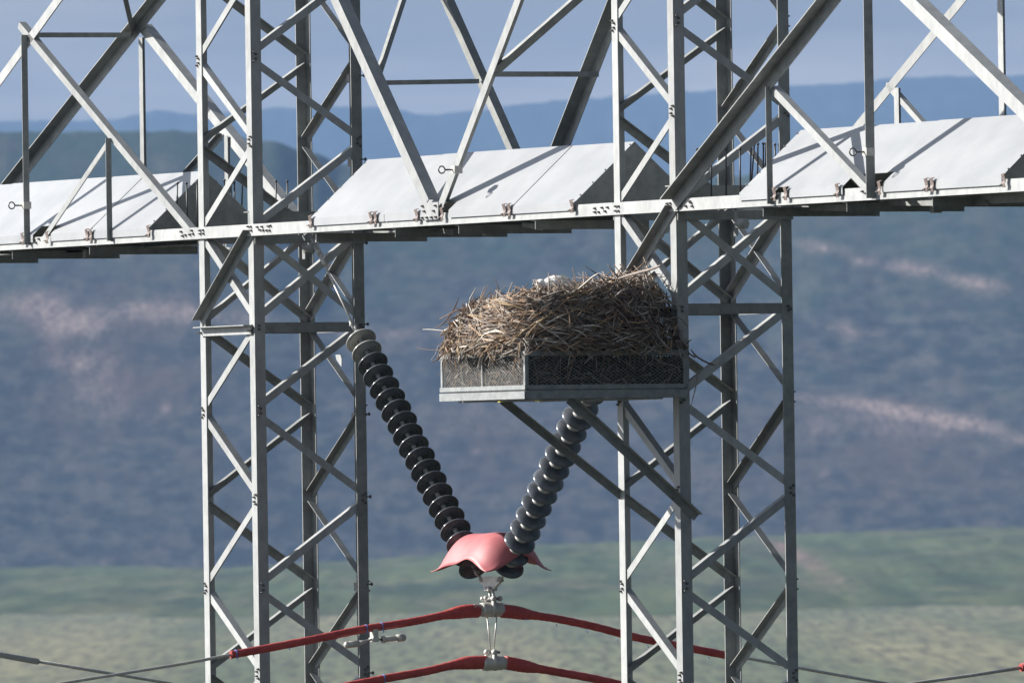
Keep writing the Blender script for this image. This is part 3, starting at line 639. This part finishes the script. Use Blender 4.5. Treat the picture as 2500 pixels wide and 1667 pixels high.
lft = path([(563, 1597), (619, 1587), (741, 1564), (815, 1549), (890.8, 1533.5), (934, 1527.5), (1000, 1517), (1039, 1509.7), (1090, 1499), (1135, 1491), (1168, 1489.5)], XM)
rgt = path([(1222, 1489.5), (1250, 1492), (1275, 1496), (1320, 1503), (1367, 1510.5), (1450, 1528), (1543, 1552), (1640, 1572), (1769, 1597)], XM)
sleeve(lft, .029, lft[-1].y, C1); sleeve(rgt, .029, rgt[0].y, C1)
wl = path([(20, 1690), (159, 1666), (300, 1643), (450, 1618.5), (570, 1596)], XM); d_ = (wl[0]-wl[1]); wl = [wl[0]+d_*8+V((0, 0, -.4))]+smooth(wl, 6)
MB().tube(wl, .0125, 10).build('bare_wire', ALU, C1)
wr = path([(1760, 1595), (1841, 1609), (2000, 1638.5), (2200, 1674)], XM); d_ = (wr[-1]-wr[-2]); wr = smooth(wr, 6)+[wr[-1]+d_*8+V((0, 0, -.4))]
MB().tube(wr, .0125, 10).build('bare_wire', ALU, C1)
armour(.33, .42, -3.03, C1)
def tie(u, v, par, r=.032, tail=True):
    c = P(u, v, 0, XM); k = MB(); k.tube([c-Y*.004, c+Y*.004], r, 14)
    if tail: k.tube([c+V((.03, 0, -.02)), c+V((.034, .004, -.05))], .003, 5)
    k.build('cable_tie', BLUE, par)
for u, v in ((575, 1594.5), (893, 1533), (931, 1528)): tie(u, v, C1, .0325)
for u, v in ((706, 1580), (1283, 1508), (1358, 1522), (1433, 1538), (1507, 1558), (1581, 1574), (1730, 1602)):
    c = P(u, v, 0, XM+.03); MB().tube([c, c+V((.004, .004, -.02))], .003, 5).build('cable_tie', BLUE, C1)
C2 = thing('lower_cable', (XM, .5, -3.45), 'lower overhead cable in a red sleeve along the bottom edge of the photo', 'power cable', 'red-sleeved cables of the middle phase')
l2 = path([(620, 1712), (760, 1690), (879, 1666.5), (950, 1653), (1040, 1637), (1100, 1623), (1140, 1616.5), (1186, 1615)], XM)
r2 = path([(1232, 1615.5), (1262, 1621), (1300, 1628), (1367, 1640), (1450, 1655), (1560, 1680), (1750, 1722)], XM)
sleeve(l2, .03, l2[-1].y, C2); sleeve(r2, .03, r2[0].y, C2); tie(936, 1655, C2, .033)
MB().tube([l2[0]+V((0, -9, -1.6)), l2[0]+V((0, .1, .01))], .0125, 8).build('bare_wire', ALU, C2)
MB().tube([r2[-1]+V((0, 9, -1.6)), r2[-1]+V((0, -.1, .01))], .0125, 8).build('bare_wire', ALU, C2)
armour(.58, .62, -3.452, C2)
# cables of the neighbouring phases
C3 = thing('left_phase_cable', tuple(P(0, 1597, 0, -5.5)), 'bare grey cable with twisted armour rods crossing the lower left corner', 'power cable')
pa = path([(-30, 1592), (30, 1602.5), (93, 1614)], -5.5); a = MB()
for k in range(9):
    pts = []
    for i in range(25):
        c = pa[0].lerp(pa[-1], i/24) if True else None; an = 2*math.pi*k/9+i*.5; pts.append(c+V((.02*math.cos(an), 0, .02*math.sin(an))))
    a.tube(pts, .0075, 5)
a.build('armour_rods', ALU, C3)
pw = path([(80, 1611.5), (240, 1638), (379, 1661), (520, 1686)], -5.5); pw.append(pw[-1]+(pw[-1]-pw[-2])*8)
MB().tube(pw, .014, 8).build('bare_wire', ALU, C3)
C4 = thing('right_phase_cable', tuple(P(2490, 1630, 0, 13.8)), 'bare grey cable rising to a red sleeve end at the lower right corner', 'power cable')
pw = path([(2100, 1692), (2240, 1666), (2370, 1648), (2494, 1629)], 13.8); pw.insert(0, pw[0]+(pw[0]-pw[1])*8)
MB().tube(pw, .0125, 8).build('bare_wire', ALU, C4)
pw = path([(2492, 1629), (2560, 1616), (2700, 1594)], 13.8); MB().tube(pw, .03, 12).build('red_sleeve', RED, C4)
# vibration damper
c6 = lambda x, y: (450+x/2.541, 1050+y/2.541)
DP = thing('vibration_damper', tuple(P(*c6(1170, 1285), 0, XM)), 'silver dumbbell vibration damper clipped under the red-sleeved cable', 'damper')
a_, b_ = P(*c6(1010, 1330), 0, XM+.02), P(*c6(1080, 1322), 0, XM+.02); c_ = P(*c6(1135, 1305), 0, XM+.02)
k = MB(); k.tube([a_, b_], .026, 14); k.sphere(a_, .028); k.tube([b_, c_], [.022, .012], 10); k.build('weight', ALU, DP)
a_, b_ = P(*c6(1225, 1297), 0, XM+.02), P(*c6(1355, 1285), 0, XM+.02)
k = MB(); k.tube([a_, a_.lerp(b_, .12)], .03, 14); k.tube([a_, b_], .021, 14); k.tube([a_.lerp(b_, .72), b_], .03, 14); k.sphere(b_, .03); k.build('weight', ALU, DP)
k = MB(); k.tube([c_, P(*c6(1180, 1290), 0, XM+.02), a_], .008, 8); k.build('messenger_wire', BOLT, DP)
a_, b_ = P(*c6(1178, 1232), 0, XM), P(*c6(1178, 1312), 0, XM)
k = MB(); k.box((a_+b_)/2, Y*.022, X*.03, (a_-b_)/2); k.box(b_+Z*.02, Y*.03, X*.036, Z*.014); k.build('clamp', ALU, DP)
# ---------------------------------------------------------------- nest platform
px0, px1, py0, py1 = 6.936, 8.346, -1.37, .03
PT, PBt = -1.052, -1.412
NP = thing('nest_platform', ((px0+px1)/2, (py0+py1)/2, PBt), 'square cage of expanded steel mesh bracketed off the right tower, holding the stick nest', 'nest platform')
fr = MB()
for (a, b, n, s_) in (((px0, py0), (px1, py0), -Y, 'f'), ((px1, py0), (px1, py1), X, 'r'), ((px0, py1), (px1, py1), Y, 'b'), ((px0, py0), (px0, py1), -X, 'l')):
    a3, b3 = V((*a, 0)), V((*b, 0)); up_ = Z
    sh_ = (b3-a3).normalized()*(.0062 if s_ in 'rl' else 0); a3, b3 = a3+sh_, b3-sh_
    MB().lsec(a3+Z*PT, b3+Z*PT, -Z, -n, .038, .005).build('rail', CAGE, NP)
    MB().lsec(a3+Z*(-1.342), b3+Z*(-1.342), Z, -n, .034, .005).build('rail', CAGE, NP)
    MB().lsec(a3+Z*PBt+n*.004, b3+Z*PBt+n*.004, Z, -n, .058, .006).build('base_channel', CAGE, NP)
    Lr = (b3-a3).length; dr = (b3-a3).normalized(); wm = MB(); nd = int(Lr/.0415); dx = Lr/nd; rows = 18; h0, h1 = -1.315, PT-.03; dy = (h1-h0)/rows
    for r_ in range(rows):
        for c in range(nd):
            for sg in (0, 1):
                x_a = (c+(.5 if r_ % 2 else 0)+(0 if sg == 0 else .5))*dx; x_b = x_a+dx*.5
                if x_b > Lr-.002: continue
                za, zb = (h0+r_*dy, h0+(r_+1)*dy) if sg == 0 else (h0+(r_+1)*dy, h0+r_*dy)
                p_, q_ = a3+dr*x_a+Z*za-n*.012, a3+dr*x_b+Z*zb-n*.012; tt = Z*.0013+n*.0016
                wm.add([p_-tt, q_-tt, q_+tt, p_+tt], [(0, 1, 2, 3)])
    o = wm.build('wire_mesh', CAGE, NP); md = o.modifiers.new('s', 'SOLIDIFY'); md.thickness = .0016
for (cx, cy, a, b) in ((px0, py0, X, Y), (px1, py0, -X, Y), (px0, py1, X, -Y), (px1, py1, -X, -Y)):
    MB().lsec(V((cx, cy, PBt+.075))+(a+b)*.0064, V((cx, cy, PT-.007))+(a+b)*.0064, a, b, .03, .004).build('corner_post', CAGE, NP)
MB().lsec((7.62, py0+.006, -1.315), (7.62, py0+.006, PT-.03), X, Y, .018, .004).build('corner_post', CAGE, NP)
MB().bx(px0+.01, px1-.01, py0+.01, py1-.01, -1.35, -1.344).build('floor', CAGE, NP)
for y_ in (-1.2, -.9, -.55, -.2):
    MB().bx(px0+.02, px1-.02, y_-.02, y_+.02, -1.425, -1.413).build('floor_bar', CAGE, NP)
for u, v in ((1316, 973), (1224, 981)):
    c = P(u, v, 0, px1-.35 if u < 1300 else px1-.02); MB().bx(c.x-.02, c.x+.02, c.y-.02, c.y+.02, -1.432, -1.4265).build('paint_mark', YELL, NP)
# two brackets down to the tower legs
a_ = P(1505, 1206, 0, S-.004); b_ = P(1214, 982, 0, S-.004)
ax_ = S-.005
def bracket(x, u0, v0, u1, v1, ext_=0, w=.062):
    p_, q_ = P(u0, v0, 0, x), P(u1, v1, 0, x)
    q_ = q_+(q_-p_).normalized()*ext_; q_.z = q_.z
    MB().angle(p_, q_, X, w, .006, True).build('bracket', STEEL_OLD, NP)
bracket(S+.012+.0, 1225, 978, 1512, 1208, .02, .055)
bracket(S+1.012, 1388, 975, 1700, 1262, 0, .065)
for u, v, x_ in ((1642, 1216, S+1.03), (1520, 1208, S+.03)):
    bolt(NP, P(u, v, 0, x_), X)
# ---------------------------------------------------------------- nest
NE = thing('stick_nest', ((px0+px1)/2, -.67, -1.34), 'large heap of dry brown and grey sticks piled in the mesh platform', 'nest')
ncx, ncy = (px0+px1)/2+.01, (py0+py1)/2
def nest_top(a, b):          # height of the heap over the footprint (a, b in -1..1)
    k = (abs(a)**4.2+abs(b)**4.2)**(1/4.2)
    rim = -.59+.115*(.456*a+.887*b)+.02*math.sin(5*a+2*b)
    bowl = .06*max(0, 1-(k/.55)**2)
    e_ = max(0, 1-max(0, (k-.72)/.28)**2.2)
    return -1.035+(rim+1.035)*e_-bowl
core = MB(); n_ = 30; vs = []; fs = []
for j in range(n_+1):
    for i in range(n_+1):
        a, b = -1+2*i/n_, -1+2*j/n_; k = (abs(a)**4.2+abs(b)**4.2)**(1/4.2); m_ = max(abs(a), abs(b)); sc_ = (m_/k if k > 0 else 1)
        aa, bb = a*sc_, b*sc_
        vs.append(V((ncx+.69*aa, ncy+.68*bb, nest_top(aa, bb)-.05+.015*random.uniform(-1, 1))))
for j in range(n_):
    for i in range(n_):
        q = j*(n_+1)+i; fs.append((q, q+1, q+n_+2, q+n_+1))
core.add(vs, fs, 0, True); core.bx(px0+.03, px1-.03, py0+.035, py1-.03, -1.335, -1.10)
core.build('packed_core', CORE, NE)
def surf(a, b, off=0):
    z = nest_top(a, b)+off; flare = 1+.06*math.exp(-((z+1.0)/.15)**2)
    return V((ncx+.73*a*flare, ncy+.745*b*flare, z))
st = MB()
def stick(pts, r, mi): 
    n = len(pts); st.tube(pts, [r*(1-.55*abs(2*i/(n-1)-1)**2.5) if n > 2 else r for i in range(n)], 5, mi)
N_ST = 7000
for i in range(N_ST):
    side = random.random()
    ang = random.uniform(-math.pi, math.pi); 
    if side < .72:      # flanks, more on the sides that face the photographer
        if random.random() < .6: ang = random.uniform(-2.6, .6)
        k = random.uniform(.72, 1.0)**.6
    else: k = random.uniform(0, .85)
    ca, sa = math.cos(ang), math.sin(ang); q = (abs(ca)**4.2+abs(sa)**4.2)**(1/4.2); a, b = k*ca/q, k*sa/q
    p = surf(a, b, 0)
    # local frame: tangent around the heap, and down the flank
    tg = V((-sa, ca, 0)); e1 = surf(min(1, k*1.03)*ca/q, min(1, k*1.03)*sa/q)-surf(k*.95*ca/q, k*.95*sa/q); 
    if e1.length < 1e-5: e1 = V((ca, sa, 0))
    e1.normalize(); nrm = tg.cross(e1).normalized(); 
    if nrm.dot(V((ca, sa, 1))) < 0: nrm = -nrm
    th = random.gauss(0, .5) if random.random() < .7 else random.uniform(-1.57, 1.57)
    d = (tg*math.cos(th)+e1*math.sin(th)).normalized()*(1 if random.random() < .5 else -1)
    thick = random.random()**.7; Ln = random.uniform(.08, .26) if thick < .8 else random.uniform(.2, .5)
    r = random.uniform(.0014, .0036) if thick < .8 else random.uniform(.0038, .0088)
    depth = random.uniform(-.035, .028)
    bendv = (nrm*random.uniform(-.25, .5)+e1*random.uniform(-.6, .7)+tg*random.uniform(-.3, .3))*Ln*random.uniform(0, 1.0)
    n = 5; pts = []
    tiltn = random.gauss(0, .22)
    for s_ in range(n):
        tt = s_/(n-1)-.5
        # follow the curve of the heap
        pp = p+d*(Ln*tt)+nrm*(tiltn*Ln*tt)
        pp += nrm*depth-bendv*(4*tt*tt-.3)*.35+V((random.gauss(0, .005), random.gauss(0, .005), random.gauss(0, .005)))
        if pp.z < PT-.02 and (abs(pp.x-ncx) > .66 or abs(pp.y-ncy) > .66): pp.z = PT-.02+(pp.z-PT+.02)*.35
        pts.append(pp)
    lim = .80
    if any(abs(q_.x-ncx) > lim+.04 or abs(q_.y-ncy) > lim+.04 for q_ in pts) and random.random() < .8:
        c_ = V((ncx, ncy, p.z)); pts = [V((ncx+max(-lim, min(lim, q_.x-ncx)), ncy+max(-lim, min(lim, q_.y-ncy)), q_.z)) for q_ in pts]
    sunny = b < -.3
    mi = random.choices(range(5), ([34, 22, 20, 14, 10] if sunny else [46, 10, 26, 14, 4]))[0]  # sunward flank gets more tan twigs: its sunlight is put into the colour
    stick(pts, r, mi)
# sticks poking out of the cage and hanging over the rim
for i in range(110):
    if random.random() < .5: a0 = V((random.uniform(px0, px1), py0-.01, PT+random.uniform(-.01, .06))); n_o = -Y; tgv = X
    else: a0 = V((px1+.01, random.uniform(py0, py1), PT+random.uniform(-.01, .06))); n_o = X; tgv = Y
    ln = random.uniform(.03, .13) if random.random() < .85 else random.uniform(.15, .28); s_x = random.gauss(0, .6)
    pts = [a0-n_o*.05+Z*.05, a0+n_o*.012+Z*.01, a0+n_o*.02+tgv*s_x*ln*.5-Z*ln*.5, a0+n_o*random.uniform(.005, .04)+tgv*(s_x*ln+random.gauss(0, .02))-Z*ln]
    stick(pts, random.uniform(.0015, .004), random.choices(range(5), [35, 20, 15, 20, 10])[0])
for i in range(420):     # inside the cage, seen through the mesh
    if random.random() < .5: a0 = V((random.uniform(px0+.05, px1-.05), py0+.022, random.uniform(-1.32, -1.08))); tgv = X
    else: a0 = V((px1-.022, random.uniform(py0+.05, py1-.05), random.uniform(-1.32, -1.08))); tgv = Y
    dd = (tgv*random.gauss(0, 1)+Z*random.gauss(0, .7)).normalized()*random.uniform(.03, .09)
    p_, q_ = a0-dd, a0+dd; p_.z = min(max(p_.z, -1.33), -1.06); q_.z = min(max(q_.z, -1.33), -1.06)
    for v_ in (p_, q_): v_.x = min(max(v_.x, px0+.025), px1-.02); v_.y = min(max(v_.y, py0+.02), py1-.02)
    stick([p_, (p_+q_)/2+Z*random.gauss(0, .01), q_], random.uniform(.0015, .004), random.choices(range(5), [40, 15, 15, 20, 10])[0])
cn = lambda x, y: (1000+x/3.136, 600+y/3.136)
def hand(uvs, r, mi, ax=1, val=-1.4, j=0):      # a few big sticks one can tell apart
    pts = [P(*cn(u, v), ax, val) for u, v in uvs]; stick(smooth(pts, 4), r, mi)
hand([(345, 850), (395, 730), (470, 640), (575, 545)], .010, 2, 1, -1.40)
hand([(345, 850), (350, 900), (362, 970)], .0035, 1, 1, -1.41)
hand([(195, 632), (260, 590), (330, 500), (378, 395)], .006, 2, 1, -1.36)
hand([(100, 640), (180, 642), (330, 660)], .003, 3, 1, -1.38)
hand([(55, 778), (130, 795), (260, 800)], .003, 2, 1, -1.4)
hand([(350, 570), (440, 600), (490, 622)], .010, 3, 1, -1.39)
hand([(1600, 250), (1720, 215), (1850, 180), (1925, 150)], .012, 0, 1, -.75)
hand([(1800, 190), (1808, 150), (1822, 118)], .006, 2, 1, -.75)
hand([(1480, 480), (1530, 580), (1545, 660), (1500, 740)], .007, 1, 0, 8.37)
hand([(1425, 740), (1428, 850), (1432, 950)], .004, 0, 0, 8.375)
hand([(1445, 740), (1480, 850), (1492, 960), (1480, 1050)], .005, 2, 0, 8.375)
hand([(1310, 770), (1260, 860), (1180, 950)], .005, 0, 0, 8.375)
hand([(1430, 830), (1380, 860), (1335, 905)], .004, 3, 0, 8.375)
hand([(1360, 620), (1345, 680), (1400, 720), (1470, 640)], .0045, 3, 0, 8.37)
hand([(1560, 420), (1680, 520), (1800, 600), (1920, 660), (1990, 740)], .008, 0, 0, 8.36)
hand([(1780, 600), (1900, 650), (1930, 700), (1890, 780)], .005, 3, 0, 8.37)
hand([(1790, 815), (1880, 795), (1980, 785)], .007, 0, 0, 8.38)
hand([(1870, 860), (1950, 900), (2030, 920), (2080, 970)], .005, 0, 0, 8.38)
hand([(2110, 800), (2160, 920), (2200, 980), (2190, 1080), (2155, 1220)], .005, 0, 0, 8.38)
hand([(2150, 790), (2200, 850), (2280, 895), (2340, 915)], .007, 2, 0, 8.38)
hand([(2090, 770), (2160, 715)], .005, 2, 0, 8.38)
hand([(1890, 430), (1980, 435), (2080, 465)], .006, 0, 0, 8.3)
hand([(1980, 560), (2060, 550), (2130, 620)], .006, 0, 0, 8.34)
hand([(1140, 415), (1190, 480), (1200, 560), (1170, 610)], .007, 4, 0, 8.2)
hand([(1450, 210), (1400, 240), (1330, 300), (1290, 330)], .007, 3, 1, -.9)
hand([(800, 310), (840, 325), (900, 345), (960, 350)], .009, 2, 1, -1.1)
hand([(1000, 300), (1040, 270), (1090, 232), (1110, 225)], .006, 2, 1, -.95)
hand([(560, 790), (540, 860), (520, 935)], .004, 3, 1, -1.41)
hand([(625, 840), (600, 930)], .003, 3, 1, -1.41)
st.build('sticks', TW, NE)
# ---------------------------------------------------------------- bird low in the nest
c0 = P(*cn(1140, 272), 1, -.92)
BD = thing('nesting_bird', tuple(c0), 'white-headed bird sitting low in the nest, only its fluffy crown and back above the sticks', 'bird')
body = MB(); prof = [(-.17, .03, -.02), (-.13, .05, .0), (-.09, .062, .012), (-.04, .075, .01), (.02, .08, 0), (.08, .07, -.01), (.14, .045, -.03), (.2, .02, -.05)]
dirb = (RH*.95+FH*.1).normalized(); sd = dirb.cross(Z)
rings = []
for (t_, r_, h_) in prof:
    rings.append([c0+dirb*t_*.85+Z*(h_-.035)+(sd*math.cos(k*math.pi/8)*r_+Z*math.sin(k*math.pi/8)*r_*.95) for k in range(16)])
for r0, r1 in zip(rings, rings[1:]):
    o_ = len(body.v); body.add(r0+r1, [(k, (k+1) % 16, 16+(k+1) % 16, 16+k) for k in range(16)], 0, True)
body.add(rings[0], [tuple(range(16))]); body.add(rings[-1], [tuple(range(16))])
for i in range(500):      # loose feather tips
    k = random.randrange(len(rings)-1); j = random.randrange(16); p_ = rings[k][j].lerp(rings[k+1][j], random.random()); 
    dd = dirb*random.uniform(.015, .03)+Z*random.uniform(.0, .012)+sd*random.uniform(-.008, .008); s2 = sd*.004+Z*.003
    body.add([p_-s2, p_+s2, p_+dd], [(0, 1, 2)])
bo = body.build('body', WHITEF, BD)
hd = MB(); h0 = c0+dirb*(-.135)+Z*-.015; hd.sphere(h0, .04, 18, 12, 0, (1.1, 1.1, .85)); 
hd.build('head', WHITEF, BD)
k = MB(); k.tube([h0-dirb*.04-sd*-.02+Z*.004, h0+V((0, -.036, .012)), h0+dirb*.04-Y*.03+Z*.02], [.006, .009, .006], 8); k.build('eye_stripe', BROWNF, BD)
k = MB(); k.tube([h0-dirb*.04, h0-dirb*.058-Z*.004, h0-dirb*.066-Z*.016], [.012, .008, .002], 8); k.build('beak', BOLT, BD)
